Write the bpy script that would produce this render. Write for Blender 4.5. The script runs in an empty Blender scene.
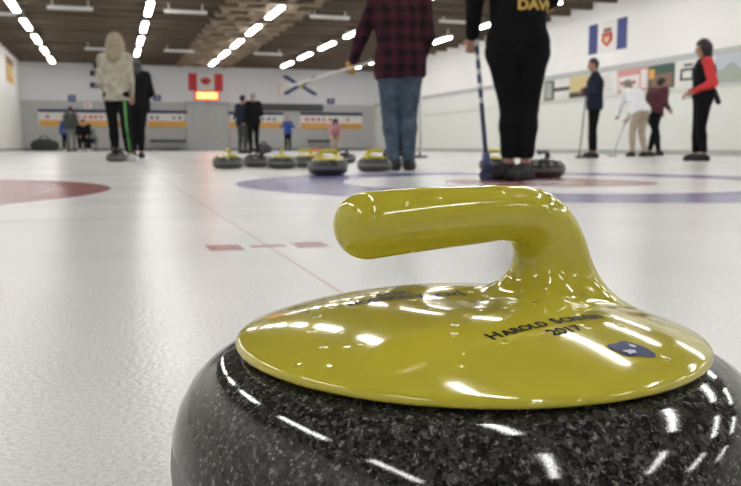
import bpy, bmesh, math, random
import numpy as np
from mathutils import Vector, Matrix, Euler
from mathutils.bvhtree import BVHTree
random.seed(4)

# ------------------------------------------------------------------ camera, world, exposure
F = 820.0; HOR = 146.5; VPX = 112.0; CAMH = 0.208
PITCH = math.atan((243 - HOR) / F)
YAW = math.atan((370.5 - VPX) * math.cos(PITCH) / F)
scn = bpy.context.scene
cam_d = bpy.data.cameras.new('camera')
cam = bpy.data.objects.new('camera', cam_d)
scn.collection.objects.link(cam)
cam.location = (0, 0, CAMH)
cam.rotation_euler = (math.pi / 2 - PITCH, 0, -YAW)
cam_d.sensor_width = 36; cam_d.lens = F * 36 / 741
cam_d.clip_start = 0.02; cam_d.clip_end = 200
cam_d.dof.use_dof = True; cam_d.dof.focus_distance = 0.39; cam_d.dof.aperture_fstop = 23
scn.camera = cam
world = bpy.data.worlds.new('world'); scn.world = world; world.use_nodes = True
world.node_tree.nodes['Background'].inputs[0].default_value = (0.9, 0.92, 1, 1)
world.node_tree.nodes['Background'].inputs[1].default_value = 0.1
scn.view_settings.view_transform = 'Standard'; scn.view_settings.look = 'None'
scn.view_settings.gamma = 1; scn.view_settings.use_curve_mapping = False
scn.view_settings.exposure = 0.84
LAMP = 15.5
scn.cycles.use_denoising = True
scn.cycles.max_bounces = 8; scn.cycles.diffuse_bounces = 4
scn.cycles.caustics_reflective = False; scn.cycles.caustics_refractive = False
scn.cycles.sample_clamp_indirect = 4

# ------------------------------------------------------------------ helpers
COL = scn.collection
cy_, sy_ = math.cos(YAW), math.sin(YAW)
def hall(xc, zc, z=0.0):
    """ground frame turned like the camera -> hall frame"""
    return Vector((xc * cy_ + zc * sy_, zc * cy_ - xc * sy_, z))
def gx(px, zc, z=0.0):
    """point at a distance zc ahead of the viewer on the column px"""
    k = F / math.cos(PITCH) if False else F
    d = zc * math.cos(PITCH) - (z - CAMH) * math.sin(PITCH)
    return hall((px - 370.5) / F * d, zc, z)
ROT = cam.rotation_euler.to_matrix()
def plane(px, py, axis, val):
    d = ROT @ Vector(((px - 370.5) / F, -(py - 243) / F, -1))
    o = Vector((0, 0, CAMH)); t = (val - o[axis]) / d[axis]
    return o + d * t

def tag(o, label=None, cat=None, group=None, kind=None):
    if label: o['label'] = label
    if cat: o['category'] = cat
    if group: o['group'] = group
    if kind: o['kind'] = kind
    return o
def empty(name, loc=(0, 0, 0), rz=0.0, **k):
    o = bpy.data.objects.new(name, None); COL.objects.link(o)
    o.empty_display_size = 0.1
    o.location = loc; o.rotation_euler = (0, 0, rz)
    return tag(o, **k)
def link(name, me, mat=None, parent=None, smooth=False, loc=None, rz=None, **k):
    o = bpy.data.objects.new(name, me); COL.objects.link(o)
    if mat is not None:
        for m in (mat if isinstance(mat, (list, tuple)) else [mat]): me.materials.append(m)
    if smooth: me.polygons.foreach_set('use_smooth', [True] * len(me.polygons))
    if parent: o.parent = parent
    if loc is not None: o.location = loc
    if rz is not None: o.rotation_euler = (0, 0, rz)
    return tag(o, **k)
def fin(bm, name='m'):
    me = bpy.data.meshes.new(name); bm.to_mesh(me); bm.free(); return me
def obj(name, bm, mat=None, parent=None, smooth=False, **k):
    return link(name, fin(bm, name), mat, parent, smooth, **k)
def copy_tree(o, parent=None):
    c = o.copy(); COL.objects.link(c); c.parent = parent
    for ch in list(o.children): copy_tree(ch, c)
    return c
def bx(bm, a, b, bev=0.0, mi=0):
    a = Vector(a); b = Vector(b)
    lo = Vector([min(a[i], b[i]) for i in range(3)]); hi = Vector([max(a[i], b[i]) for i in range(3)])
    r = bmesh.ops.create_cube(bm, size=1)
    for v in r['verts']:
        v.co = Vector([lo[i] + (v.co[i] + .5) * (hi[i] - lo[i]) for i in range(3)])
    fs = list({f for v in r['verts'] for f in v.link_faces})
    for f in fs: f.material_index = mi
    if bev:
        es = list({e for f in fs for e in f.edges})
        bmesh.ops.bevel(bm, geom=es, offset=bev, segments=2, affect='EDGES', profile=.6)
    return bm
def tube(bm, pts, rad, n=10, cap=True):
    pts = [Vector(p) for p in pts]
    if not isinstance(rad, (list, tuple)): rad = [rad] * len(pts)
    rings = []
    up = Vector((0, 0, 1))
    t0 = (pts[1] - pts[0]).normalized()
    if abs(t0.dot(up)) > .95: up = Vector((1, 0, 0))
    for i, p in enumerate(pts):
        t = (pts[min(i + 1, len(pts) - 1)] - pts[max(i - 1, 0)]).normalized()
        s = t.cross(up).normalized(); u = s.cross(t).normalized(); up = u
        rings.append([bm.verts.new(p + (s * math.cos(a) + u * math.sin(a)) * rad[i]) for a in [2 * math.pi * k / n for k in range(n)]])
    for a, b in zip(rings, rings[1:]):
        for k in range(n):
            bm.faces.new((a[k], a[(k + 1) % n], b[(k + 1) % n], b[k]))
    if cap:
        bm.faces.new(rings[0]); bm.faces.new(list(reversed(rings[-1])))
    bmesh.ops.recalc_face_normals(bm, faces=bm.faces)
    return bm
def lathe(prof, n=96):
    bm = bmesh.new(); rings = []
    for r, z in prof:
        if r < 1e-6: rings.append([bm.verts.new((0, 0, z))]); continue
        rings.append([bm.verts.new((r * math.cos(2 * math.pi * k / n), r * math.sin(2 * math.pi * k / n), z)) for k in range(n)])
    for a, b in zip(rings, rings[1:]):
        for k in range(n):
            k2 = (k + 1) % n
            if len(a) == 1: bm.faces.new((a[0], b[k2], b[k]))
            elif len(b) == 1: bm.faces.new((a[k], a[k2], b[0]))
            else: bm.faces.new((a[k], a[k2], b[k2], b[k]))
    bmesh.ops.recalc_face_normals(bm, faces=bm.faces)
    return bm

# ---- smooth solids: a signed distance grid turned into one continuous surface
def seg(P, a, b, ra, rb):
    a = np.array(a, float); b = np.array(b, float); ab = b - a
    pa = P - a; L = max((ab * ab).sum(), 1e-9)
    t = np.clip((pa @ ab) / L, 0, 1)
    return np.sqrt(((pa - t[..., None] * ab) ** 2).sum(-1)) - (ra + (rb - ra) * t)
def ell(P, c, r):
    q = (P - np.array(c)) / np.array(r)
    k = np.sqrt((q ** 2).sum(-1))
    return (k - 1) * min(r) * 1.0
def smin(a, b, k):
    h = np.maximum(k - np.abs(a - b), 0) / k
    return np.minimum(a, b) - h * h * k * .25
def smax(a, b, k): return -smin(-a, -b, k)
def nets(D, org, h):
    nx, ny, nz = D.shape
    ins = D < 0
    C = [(i, j, k) for i in (0, 1) for j in (0, 1) for k in (0, 1)]
    sl = lambda A, c: A[c[0]:nx - 1 + c[0], c[1]:ny - 1 + c[1], c[2]:nz - 1 + c[2]]
    cnt = sum(sl(ins, c).astype(np.int8) for c in C)
    m = (cnt > 0) & (cnt < 8)
    idx = np.argwhere(m)
    vid = -np.ones(m.shape, int); vid[m] = np.arange(len(idx))
    acc = np.zeros((len(idx), 3)); n = np.zeros(len(idx))
    val = {c: D[idx[:, 0] + c[0], idx[:, 1] + c[1], idx[:, 2] + c[2]] for c in C}
    for a in C:
        for ax in range(3):
            if a[ax]: continue
            b = list(a); b[ax] = 1; b = tuple(b)
            va, vb = val[a], val[b]; x = (va < 0) != (vb < 0)
            t = np.where(x, va / np.where(x, va - vb, 1), 0)
            p = np.array(a, float)[None].repeat(len(idx), 0); p[:, ax] += t
            acc[x] += p[x]; n[x] += 1
    V = (idx + acc / n[:, None]) * h + np.array(org)
    Fs = []
    for ax in range(3):
        u, v = (ax + 1) % 3, (ax + 2) % 3
        s0 = [slice(0, None)] * 3; s1 = [slice(0, None)] * 3
        s0[ax] = slice(0, -1); s1[ax] = slice(1, None)
        A = ins[tuple(s0)]; B = ins[tuple(s1)]
        e = np.argwhere(A != B)
        e = e[(e[:, u] > 0) & (e[:, v] > 0) & (e[:, u] < D.shape[u] - 1) & (e[:, v] < D.shape[v] - 1)]
        du = np.zeros(3, int); du[u] = 1; dv = np.zeros(3, int); dv[v] = 1
        g = lambda q: vid[q[:, 0], q[:, 1], q[:, 2]]
        q = np.stack([g(e - du - dv), g(e - dv), g(e), g(e - du)], 1)
        inside_first = A[e[:, 0], e[:, 1], e[:, 2]]
        q[~inside_first] = q[~inside_first][:, ::-1]
        Fs.append(q)
    return V, np.concatenate(Fs)
def npmesh(name, V, Q):
    me = bpy.data.meshes.new(name)
    me.vertices.add(len(V)); me.vertices.foreach_set('co', V.astype(np.float32).ravel())
    me.loops.add(Q.size); me.loops.foreach_set('vertex_index', Q.astype(np.int32).ravel())
    me.polygons.add(len(Q)); me.polygons.foreach_set('loop_start', np.arange(0, Q.size, 4, dtype=np.int32))
    me.update(calc_edges=True); me.validate()
    me.polygons.foreach_set('use_smooth', [True] * len(me.polygons))
    return me
def blob(name, prims, h=0.012, k=0.03, cut=None, relax=1):
    """prims: ('c',a,b,ra,rb[,k]) tapered limb, ('e',centre,radii[,k]) ellipsoid; cut(P,D)->D trims hems"""
    lo = np.full(3, 9e9); hi = -lo
    bb = []
    for p in prims:
        if p[0] == 'c':
            a, b = np.array(p[1], float), np.array(p[2], float); r = max(p[3], p[4])
            l, u = np.minimum(a, b) - r, np.maximum(a, b) + r
        else:
            c, r = np.array(p[1], float), np.array(p[2], float); l, u = c - r, c + r
        bb.append((l, u)); lo = np.minimum(lo, l); hi = np.maximum(hi, u)
    lo -= 4 * h; hi += 4 * h
    n = np.ceil((hi - lo) / h).astype(int) + 1
    D = np.full(n, 1.0)
    for p, (l, u) in zip(prims, bb):
        kk = p[5] if p[0] == 'c' and len(p) > 5 else (p[3] if p[0] == 'e' and len(p) > 3 else k)
        mg = kk + 3 * h
        i0 = np.maximum(np.floor((l - mg - lo) / h).astype(int), 0); i1 = np.minimum(np.ceil((u + mg - lo) / h).astype(int) + 1, n)
        g = np.stack(np.meshgrid(*[lo[i] + h * np.arange(i0[i], i1[i]) for i in range(3)], indexing='ij'), -1)
        d = seg(g, *p[1:5]) if p[0] == 'c' else ell(g, p[1], p[2])
        s = tuple(slice(i0[i], i1[i]) for i in range(3))
        D[s] = smin(D[s], d, kk)
    if cut:
        g = np.stack(np.meshgrid(*[lo[i] + h * np.arange(n[i]) for i in range(3)], indexing='ij'), -1)
        D = cut(g, D)
        D[0] = D[-1] = 1; D[:, 0] = D[:, -1] = 1; D[:, :, 0] = D[:, :, -1] = 1
    V, Q = nets(D, lo, h)
    return npmesh(name, V, Q)

# ------------------------------------------------------------------ materials
def mat(name, col, rough=.6, spec=.5, metal=0, coat=0, emit=None, strength=0, var=0.0, scale=8.0, bump=0.0, bscale=60.0):
    m = bpy.data.materials.new(name); m.use_nodes = True
    nt = m.node_tree; b = nt.nodes['Principled BSDF']
    c = (*col, 1)
    b.inputs['Base Color'].default_value = c; b.inputs['Roughness'].default_value = rough
    b.inputs['Specular IOR Level'].default_value = spec; b.inputs['Metallic'].default_value = metal
    b.inputs['Coat Weight'].default_value = coat; b.inputs['Coat Roughness'].default_value = .05
    tc = nt.nodes.new('ShaderNodeTexCoord')
    if var:
        n = nt.nodes.new('ShaderNodeTexNoise'); n.inputs['Scale'].default_value = scale; n.inputs['Detail'].default_value = 4
        r = nt.nodes.new('ShaderNodeValToRGB')
        r.color_ramp.elements[0].position = .3; r.color_ramp.elements[1].position = .7
        r.color_ramp.elements[0].color = (*[x * (1 - var) for x in col], 1)
        r.color_ramp.elements[1].color = (*[min(1, x * (1 + var)) for x in col], 1)
        nt.links.new(tc.outputs['Object'], n.inputs['Vector']); nt.links.new(n.outputs['Fac'], r.inputs['Fac'])
        nt.links.new(r.outputs['Color'], b.inputs['Base Color'])
    if bump:
        n2 = nt.nodes.new('ShaderNodeTexNoise'); n2.inputs['Scale'].default_value = bscale; n2.inputs['Detail'].default_value = 3
        bp = nt.nodes.new('ShaderNodeBump'); bp.inputs['Strength'].default_value = bump; bp.inputs['Distance'].default_value = .01
        nt.links.new(tc.outputs['Object'], n2.inputs['Vector']); nt.links.new(n2.outputs['Fac'], bp.inputs['Height'])
        nt.links.new(bp.outputs['Normal'], b.inputs['Normal'])
    if emit:
        b.inputs['Emission Color'].default_value = (*emit, 1); b.inputs['Emission Strength'].default_value = strength
    return m
class NG:
    def __init__(s, m): s.nt = m.node_tree; s.b = s.nt.nodes['Principled BSDF']
    def n(s, t, **kw):
        x = s.nt.nodes.new(t)
        for k, v in kw.items(): setattr(x, k, v)
        return x
    def put(s, sock, v):
        if isinstance(v, (int, float, tuple, list)): sock.default_value = v
        else: s.nt.links.new(v, sock)
    def m(s, op, a, b=None, c=None):
        x = s.n('ShaderNodeMath', operation=op)
        for i, v in enumerate((a, b, c)):
            if v is not None: s.put(x.inputs[i], v)
        return x.outputs[0]
    def mix(s, f, a, b):
        x = s.n('ShaderNodeMix', data_type='RGBA')
        s.put(x.inputs[0], f)
        for i, v in ((6, a), (7, b)): s.put(x.inputs[i], (*v, 1) if isinstance(v, tuple) and len(v) == 3 else v)
        return x.outputs[2]
    def step(s, v, edge, soft):   # 1 when v<edge
        x = s.n('ShaderNodeMapRange', interpolation_type='SMOOTHSTEP')
        s.put(x.inputs[0], v); x.inputs[1].default_value = edge - soft; x.inputs[2].default_value = edge + soft
        x.inputs[3].default_value = 1; x.inputs[4].default_value = 0
        return x.outputs[0]

RINGX, RINGY, SHEET = 2.456, 4.32, 4.30
def ice_material():
    m = mat('pebbled_ice', (.72, .72, .71), rough=.3, spec=.18)
    g = NG(m)
    tc = g.n('ShaderNodeTexCoord').outputs['Object']
    xyz = g.n('ShaderNodeSeparateXYZ'); g.nt.links.new(tc, xyz.inputs[0])
    X, Y = xyz.outputs[0], xyz.outputs[1]
    nz = g.n('ShaderNodeTexNoise'); nz.inputs['Scale'].default_value = 1.3; nz.inputs['Detail'].default_value = 5
    g.nt.links.new(tc, nz.inputs['Vector'])
    col = g.mix(nz.outputs['Fac'], (.71, .71, .705), (.84, .84, .83))
    fine = g.n('ShaderNodeTexNoise'); fine.inputs['Scale'].default_value = 260; fine.inputs['Detail'].default_value = 2
    g.nt.links.new(tc, fine.inputs['Vector'])
    col = g.mix(g.m('MULTIPLY', g.step(fine.outputs['Fac'], 0.46, .08), .34), col, (.42, .42, .42))
    blue, red, grey = (.075, .07, .27), (.25, .03, .04), (.30, .30, .31)
    for cx, outer, inner in ((RINGX, blue, red), (RINGX - SHEET, red, blue), (RINGX + SHEET, red, blue), (RINGX + 2 * SHEET, blue, red)):
        for cyy in (RINGY, RINGY + 34.75):
            dx = g.m('SUBTRACT', X, cx); dy = g.m('SUBTRACT', Y, cyy)
            r = g.m('SQRT', g.m('ADD', g.m('MULTIPLY', dx, dx), g.m('MULTIPLY', dy, dy)))
            band = g.m('SUBTRACT', g.step(r, 1.829, .012), g.step(r, 1.219, .012))
            col = g.mix(g.m('MULTIPLY', band, .95), col, outer)
            b2 = g.m('SUBTRACT', g.step(r, .61, .012), g.step(r, .152, .012))
            col = g.mix(g.m('MULTIPLY', b2, .8), col, inner)
    def line(coord, v, half, other=None, lo=0, hi=0, c=grey, a=.6):
        nonlocal col
        f = g.step(g.m('ABSOLUTE', g.m('SUBTRACT', coord, v)), half, .002)
        if other is not None:
            f = g.m('MULTIPLY', f, g.step(g.m('ABSOLUTE', g.m('SUBTRACT', other, (lo + hi) / 2)), (hi - lo) / 2, .002))
        col = g.mix(g.m('MULTIPLY', f, a), col, c)
    line(Y, RINGY - 1.829, .008, a=.45)
    line(Y, 7.25, .03, X, 4.8, 13.5, a=.5)
    for k in range(-1, 4):
        if k > -1: line(X, RINGX + (k - .5) * SHEET, .0035, c=(.42, .12, .14), a=.40)
    for k in (0,):
        x0 = RINGX - SHEET / 2
        line(Y, 1.70, .052, X, x0 - .125, x0 - .055, c=(.24, .05, .055), a=.9)
        line(Y, 1.70, .022, X, x0 - .038, x0 + .038, c=(.35, .12, .12), a=.7)
        line(Y, 1.70, .052, X, x0 + .055, x0 + .125, c=(.24, .05, .055), a=.9)
    g.nt.links.new(col, g.b.inputs['Base Color'])
    rn = g.n('ShaderNodeMapRange'); g.nt.links.new(nz.outputs['Fac'], rn.inputs[0])
    rn.inputs[3].default_value = .17; rn.inputs[4].default_value = .30
    g.nt.links.new(rn.outputs[0], g.b.inputs['Roughness'])
    peb = g.n('ShaderNodeTexVoronoi'); peb.inputs['Scale'].default_value = 160; g.nt.links.new(tc, peb.inputs['Vector'])
    n3 = g.n('ShaderNodeTexNoise'); n3.inputs['Scale'].default_value = 190; n3.inputs['Detail'].default_value = 3; g.nt.links.new(tc, n3.inputs['Vector'])
    bp = g.n('ShaderNodeBump'); bp.inputs['Strength'].default_value = .35; bp.inputs['Distance'].default_value = .0009
    g.nt.links.new(g.m('ADD', g.m('MULTIPLY', peb.outputs['Distance'], -1), n3.outputs['Fac']), bp.inputs['Height'])
    g.nt.links.new(bp.outputs['Normal'], g.b.inputs['Normal'])
    return m
def granite_material():
    m = mat('speckled_granite', (.03, .03, .03), rough=.16, spec=.5)
    g = NG(m); tc = g.n('ShaderNodeTexCoord').outputs['Object']
    xyz = g.n('ShaderNodeSeparateXYZ'); g.nt.links.new(tc, xyz.inputs[0])
    w = g.n('ShaderNodeTexNoise'); w.inputs['Scale'].default_value = 300; w.inputs['Detail'].default_value = 3; g.nt.links.new(tc, w.inputs['Vector'])
    off = g.n('ShaderNodeVectorMath', operation='MULTIPLY_ADD'); g.nt.links.new(w.outputs['Color'], off.inputs[0]); off.inputs[1].default_value = (.006, .006, .006); g.nt.links.new(tc, off.inputs[2])
    def vor(sc):
        v = g.n('ShaderNodeTexVoronoi'); v.inputs['Scale'].default_value = sc; g.nt.links.new(off.outputs[0], v.inputs['Vector'])
        q = g.n('ShaderNodeSeparateColor'); g.nt.links.new(v.outputs['Color'], q.inputs[0]); return q.outputs
    A, B = vor(430), vor(850)
    n = g.n('ShaderNodeTexNoise'); n.inputs['Scale'].default_value = 420; n.inputs['Detail'].default_value = 5; n.inputs['Roughness'].default_value = .7
    g.nt.links.new(tc, n.inputs['Vector'])
    r = g.n('ShaderNodeValToRGB'); g.nt.links.new(n.outputs['Fac'], r.inputs['Fac'])
    e = r.color_ramp.elements
    e[0].position = .34; e[0].color = (.012, .012, .012, 1); e[1].position = .70; e[1].color = (.085, .085, .080, 1)
    col = r.outputs['Color']
    col = g.mix(g.m('MULTIPLY', g.m('GREATER_THAN', A[0], .88), .5), col, (.16, .16, .15))
    col = g.mix(g.m('MULTIPLY', g.m('GREATER_THAN', B[0], .91), .7), col, (.27, .27, .25))
    col = g.mix(g.m('MULTIPLY', g.m('LESS_THAN', A[1], .30), .75), col, (.008, .008, .009))
    col = g.mix(g.m('MULTIPLY', g.m('LESS_THAN', B[1], .25), .7), col, (.006, .006, .006))
    band = g.step(g.m('ABSOLUTE', g.m('SUBTRACT', xyz.outputs[2], .056)), .012, .002)
    col = g.mix(g.m('MULTIPLY', band, .35), col, (.32, .32, .31))
    g.nt.links.new(col, g.b.inputs['Base Color'])
    g.nt.links.new(g.m('ADD', .06, g.m('MULTIPLY', band, .35)), g.b.inputs['Roughness'])
    bp = g.n('ShaderNodeBump'); bp.inputs['Strength'].default_value = .05; bp.inputs['Distance'].default_value = .0004
    g.nt.links.new(n.outputs['Fac'], bp.inputs['Height']); g.nt.links.new(bp.outputs['Normal'], g.b.inputs['Normal'])
    return m
def plastic_material(name, c1, c2):
    m = mat(name, c1, rough=.10, spec=.5, coat=.3)
    g = NG(m); tc = g.n('ShaderNodeTexCoord').outputs['Object']
    n = g.n('ShaderNodeTexNoise'); n.inputs['Scale'].default_value = 14; n.inputs['Detail'].default_value = 3
    g.nt.links.new(tc, n.inputs['Vector'])
    g.nt.links.new(g.mix(n.outputs['Fac'], c1, c2), g.b.inputs['Base Color'])
    v = g.n('ShaderNodeTexVoronoi'); v.inputs['Scale'].default_value = 150; g.nt.links.new(tc, v.inputs['Vector'])
    sep = g.n('ShaderNodeSeparateColor'); g.nt.links.new(v.outputs['Color'], sep.inputs[0])
    drop = g.m('MULTIPLY', g.m('GREATER_THAN', sep.outputs[0], .93), g.step(v.outputs['Distance'], .22, .2))
    w = g.n('ShaderNodeTexNoise'); w.inputs['Scale'].default_value = 30; w.inputs['Detail'].default_value = 2; g.nt.links.new(tc, w.inputs['Vector'])
    bp = g.n('ShaderNodeBump'); bp.inputs['Strength'].default_value = .5; bp.inputs['Distance'].default_value = .0008
    g.nt.links.new(g.m('ADD', drop, g.m('MULTIPLY', w.outputs['Fac'], .12)), bp.inputs['Height']); g.nt.links.new(bp.outputs['Normal'], g.b.inputs['Normal'])
    g.nt.links.new(bp.outputs['Normal'], g.b.inputs['Coat Normal'])
    return m
def plaid_material():
    m = mat('plaid_flannel', (.1, .02, .03), rough=.9, spec=.1)
    g = NG(m); tc = g.n('ShaderNodeTexCoord').outputs['Object']
    xyz = g.n('ShaderNodeSeparateXYZ'); g.nt.links.new(tc, xyz.inputs[0])
    h = g.m('GREATER_THAN', g.m('SINE', g.m('MULTIPLY', xyz.outputs[2], 52)), .0)
    v = g.m('GREATER_THAN', g.m('SINE', g.m('MULTIPLY', g.m('ADD', xyz.outputs[0], g.m('MULTIPLY', xyz.outputs[1], .6)), 56)), .0)
    col = g.mix(g.m('MULTIPLY', g.m('ADD', h, v), .5), (.060, .017, .025), (.014, .010, .015))
    g.nt.links.new(col, g.b.inputs['Base Color'])
    return m
def wood_material(name, c1, c2, sx=1.0, sy=10.0):
    m = mat(name, c1, rough=.75, spec=.2)
    g = NG(m); tc = g.n('ShaderNodeTexCoord').outputs['Object']
    mp = g.n('ShaderNodeMapping'); mp.inputs['Scale'].default_value = (sx, sy, 4); g.nt.links.new(tc, mp.inputs[0])
    n = g.n('ShaderNodeTexNoise'); n.inputs['Scale'].default_value = 1; n.inputs['Detail'].default_value = 4; g.nt.links.new(mp.outputs[0], n.inputs['Vector'])
    g.nt.links.new(g.mix(n.outputs['Fac'], c1, c2), g.b.inputs['Base Color'])
    return m
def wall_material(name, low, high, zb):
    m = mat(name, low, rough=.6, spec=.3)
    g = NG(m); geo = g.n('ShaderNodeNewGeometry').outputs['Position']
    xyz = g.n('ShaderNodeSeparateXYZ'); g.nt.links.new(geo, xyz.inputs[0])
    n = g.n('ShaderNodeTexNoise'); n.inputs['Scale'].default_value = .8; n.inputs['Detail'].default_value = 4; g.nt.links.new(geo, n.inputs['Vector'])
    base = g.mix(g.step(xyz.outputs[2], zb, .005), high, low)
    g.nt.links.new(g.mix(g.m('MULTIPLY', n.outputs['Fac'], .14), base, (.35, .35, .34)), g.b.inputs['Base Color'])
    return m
M = {}
M['ice'] = ice_material(); M['granite'] = granite_material()
M['yellow'] = plastic_material('yellow_plastic', (.50, .44, .035), (.55, .48, .05))
M['darkplastic'] = plastic_material('dark_plastic', (.02, .022, .026), (.03, .032, .036))
M['orangeplastic'] = plastic_material('orange_plastic', (.65, .14, .02), (.7, .17, .03))
M['plaid'] = plaid_material()
M['wood'] = wood_material('dark_timber', (.060, .043, .032), (.095, .070, .052))
M['woodl'] = wood_material('pale_timber', (.20, .15, .10), (.27, .21, .15))
M['joist'] = wood_material('joist_timber', (.10, .076, .056), (.15, .115, .085))
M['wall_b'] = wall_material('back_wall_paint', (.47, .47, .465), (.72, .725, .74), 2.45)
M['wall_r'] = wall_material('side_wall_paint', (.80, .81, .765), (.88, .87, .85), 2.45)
M['lamp'] = mat('lamp_diffuser', (.9, .9, .9), emit=(1, .985, .95), strength=LAMP)
M['white'] = mat('white_paint', (.75, .75, .75), .5, var=.05)
M['tubeoff'] = mat('unlit_tube', (.62, .60, .56), .4, var=.04)
M['metal'] = mat('brushed_metal', (.5, .5, .5), .35, metal=1, var=.05)
M['grey'] = mat('grey_paint', (.36, .36, .35), .6, var=.06)
M['dgrey'] = mat('dark_grey_plastic', (.05, .05, .052), .5, var=.1)
M['black'] = mat('black_fabric', (.006, .006, .007), .85, spec=.15, var=.3, bump=.3, bscale=25)
M['navy'] = mat('navy_fabric', (.018, .022, .04), .85, spec=.15, var=.25, bump=.3, bscale=25)
M['jeans'] = mat('blue_denim', (.075, .105, .145), .9, spec=.1, var=.35, scale=14, bump=.4, bscale=18)
M['skin'] = mat('skin', (.42, .22, .16), .55, var=.08)
M['cream'] = mat('cream_jacket', (.40, .37, .30), .85, spec=.15, var=.25, scale=12, bump=.5, bscale=14)
M['hair_b'] = mat('blonde_hair', (.28, .235, .165), .6, var=.3, scale=40, bump=.5, bscale=60)
M['hair_d'] = mat('dark_hair', (.012, .010, .010), .5, var=.3, scale=40, bump=.4, bscale=60)
M['hair_g'] = mat('grey_hair', (.22, .21, .20), .6, var=.3, scale=40)
M['green'] = mat('green_stripe', (.10, .34, .08), .7, var=.1)
M['whitefab'] = mat('white_fabric', (.82, .83, .86), .8, var=.08, bump=.4, bscale=16)
M['beige'] = mat('beige_fabric', (.40, .34, .26), .85, var=.12, bump=.3)
M['maroon'] = mat('maroon_fabric', (.075, .016, .025), .85, var=.2, bump=.3)
M['redfab'] = mat('red_fabric', (.60, .03, .035), .7, var=.1, bump=.3)
M['bluefab'] = mat('blue_fabric', (.025, .07, .28), .8, var=.15, bump=.3)
M['pink'] = mat('pink_fabric', (.42, .22, .24), .8, var=.15)
M['tealgrey'] = mat('grey_green_fabric', (.13, .15, .13), .85, var=.2)
M['dgreen'] = mat('dark_green_grey_fabric', (.06, .068, .06), .85, spec=.15, var=.2)
M['glove'] = mat('tan_glove', (.50, .27, .06), .75, var=.15, bump=.4)
M['shoe'] = mat('black_shoe', (.008, .008, .009), .7, var=.2)
M['shoew'] = mat('pale_shoe', (.45, .45, .45), .6, var=.1)
M['letter'] = mat('black_lettering', (.003, .003, .004), .5, spec=.15)
M['gold'] = mat('gold_lettering', (.62, .42, .08), .6)
M['emblem'] = mat('blue_emblem', (.012, .016, .10), .4, spec=.2)
M['emblem2'] = mat('pale_emblem', (.55, .6, .75), .35)
M['sticker'] = mat('pale_sticker', (.50, .46, .10), .12, coat=.6)
M['broomb'] = mat('blue_broom', (.035, .055, .13), .4, var=.1)
M['broomw'] = mat('white_broom', (.62, .62, .60), .4, var=.05)
M['broomd'] = mat('black_broom', (.02, .02, .022), .5, var=.1)
M['pad'] = mat('broom_pad', (.55, .40, .38), .8, var=.1)
def flat(name, c, r=.6): return mat(name, c, r, var=.04)
M['s_navy'] = flat('navy_print', (.018, .022, .07)); M['s_white'] = flat('white_print', (.74, .73, .70))
M['s_orange'] = flat('orange_print', (.66, .36, .08)); M['s_red'] = flat('red_print', (.52, .03, .04))
M['s_blue'] = flat('blue_print', (.035, .05, .20)); M['s_green'] = flat('green_print', (.05, .10, .075))
M['s_brown'] = flat('brown_print', (.22, .13, .09)); M['s_dark'] = flat('dark_print', (.045, .045, .05))
M['s_yellow'] = flat('yellow_print', (.60, .50, .24)); M['s_sky'] = flat('sky_print', (.50, .54, .60)); M['s_pink'] = flat('pink_print', (.62, .30, .28))
M['s_hill'] = flat('hill_print', (.36, .40, .34)); M['s_greyl'] = flat('light_grey_print', (.50, .50, .50))
M['led'] = mat('led_sign', (.2, .05, .02), emit=(1, .07, .03), strength=3.0)
M['led2'] = mat('led_digits', (.5, .3, .1), emit=(1, .45, .10), strength=4.0)
M['redled'] = mat('scoreboard_case', (.20, .03, .02), .5)

# ------------------------------------------------------------------ the hall
XL, XR, YB, YF, ZC, ZJ = -4.15, 13.85, 43.5, -6.0, 4.55, 4.27
def wallbox(name, a, b, m): return obj(name, bx(bmesh.new(), a, b), m, kind='structure')
wallbox('floor', (XL - .3, YF - .3, -.2), (XR + .3, YB + .3, 0), M['ice'])
wallbox('wall_left', (XL - .2, YF, 0), (XL, YB, ZC), M['wall_r'])
wallbox('wall_right', (XR, YF, 0), (XR + .2, YB, ZC), M['wall_r'])
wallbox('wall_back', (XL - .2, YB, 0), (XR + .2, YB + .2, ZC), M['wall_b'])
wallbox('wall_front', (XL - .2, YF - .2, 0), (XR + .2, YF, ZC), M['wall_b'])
bm = bmesh.new(); bx(bm, (XL - .2, YF - .2, ZC), (XR + .2, YB + .2, ZC + .15))
obj('ceiling', bm, M['wood'], kind='structure')
bm = bmesh.new()
y = YF + .5
while y < YB:
    bx(bm, (XL, y, ZJ), (XR, y + .14, ZC)); y += 1.25
obj('trim_1', bm, M['joist'], kind='structure')
bm = bmesh.new()                       # pale timber lattice under the joists along the third lamp row
y = YF + .5; i = 0
while y < YB - .3:
    bx(bm, (3.15, y - .02, ZJ - .10), (5.85, y + .30, ZJ))
    for k in range(4):
        x = 3.3 + k * .75 + (.3 if i % 2 else 0)
        if x < 5.6: bx(bm, (x, y + .30, ZJ - .06), (x + .22, y + 1.23, ZJ))
    y += 1.25; i += 1
obj('trim_2', bm, M['woodl'], kind='structure')
bm = bmesh.new()                       # right wall moulding, sill line and their left wall twins
bx(bm, (XR - .03, YF, 2.36), (XR, YB, 2.52))
obj('trim_3', bm, mat('grey_moulding', (.46, .47, .47), .5, var=.05), kind='structure')
bm = bmesh.new(); bx(bm, (XR - .05, YF, 1.62), (XR, YB, 1.68)); obj('trim_4', bm, mat('pale_sill', (.66, .67, .64), .5, var=.05), kind='structure')
for nm, a, b, c in (('baseboard_back', (XL, YB - .03, 0), (XR, YB, .12), (.16, .16, .16)), ('baseboard_right', (XR - .03, YF, 0), (XR, YB - .04, .12), (.42, .43, .41)),
                    ('baseboard_left', (XL, YF, 0), (XL + .03, YB - .04, .12), (.36, .37, .35))):
    obj(nm, bx(bmesh.new(), a, b), mat(nm, c, .6, var=.08), kind='structure')

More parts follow.
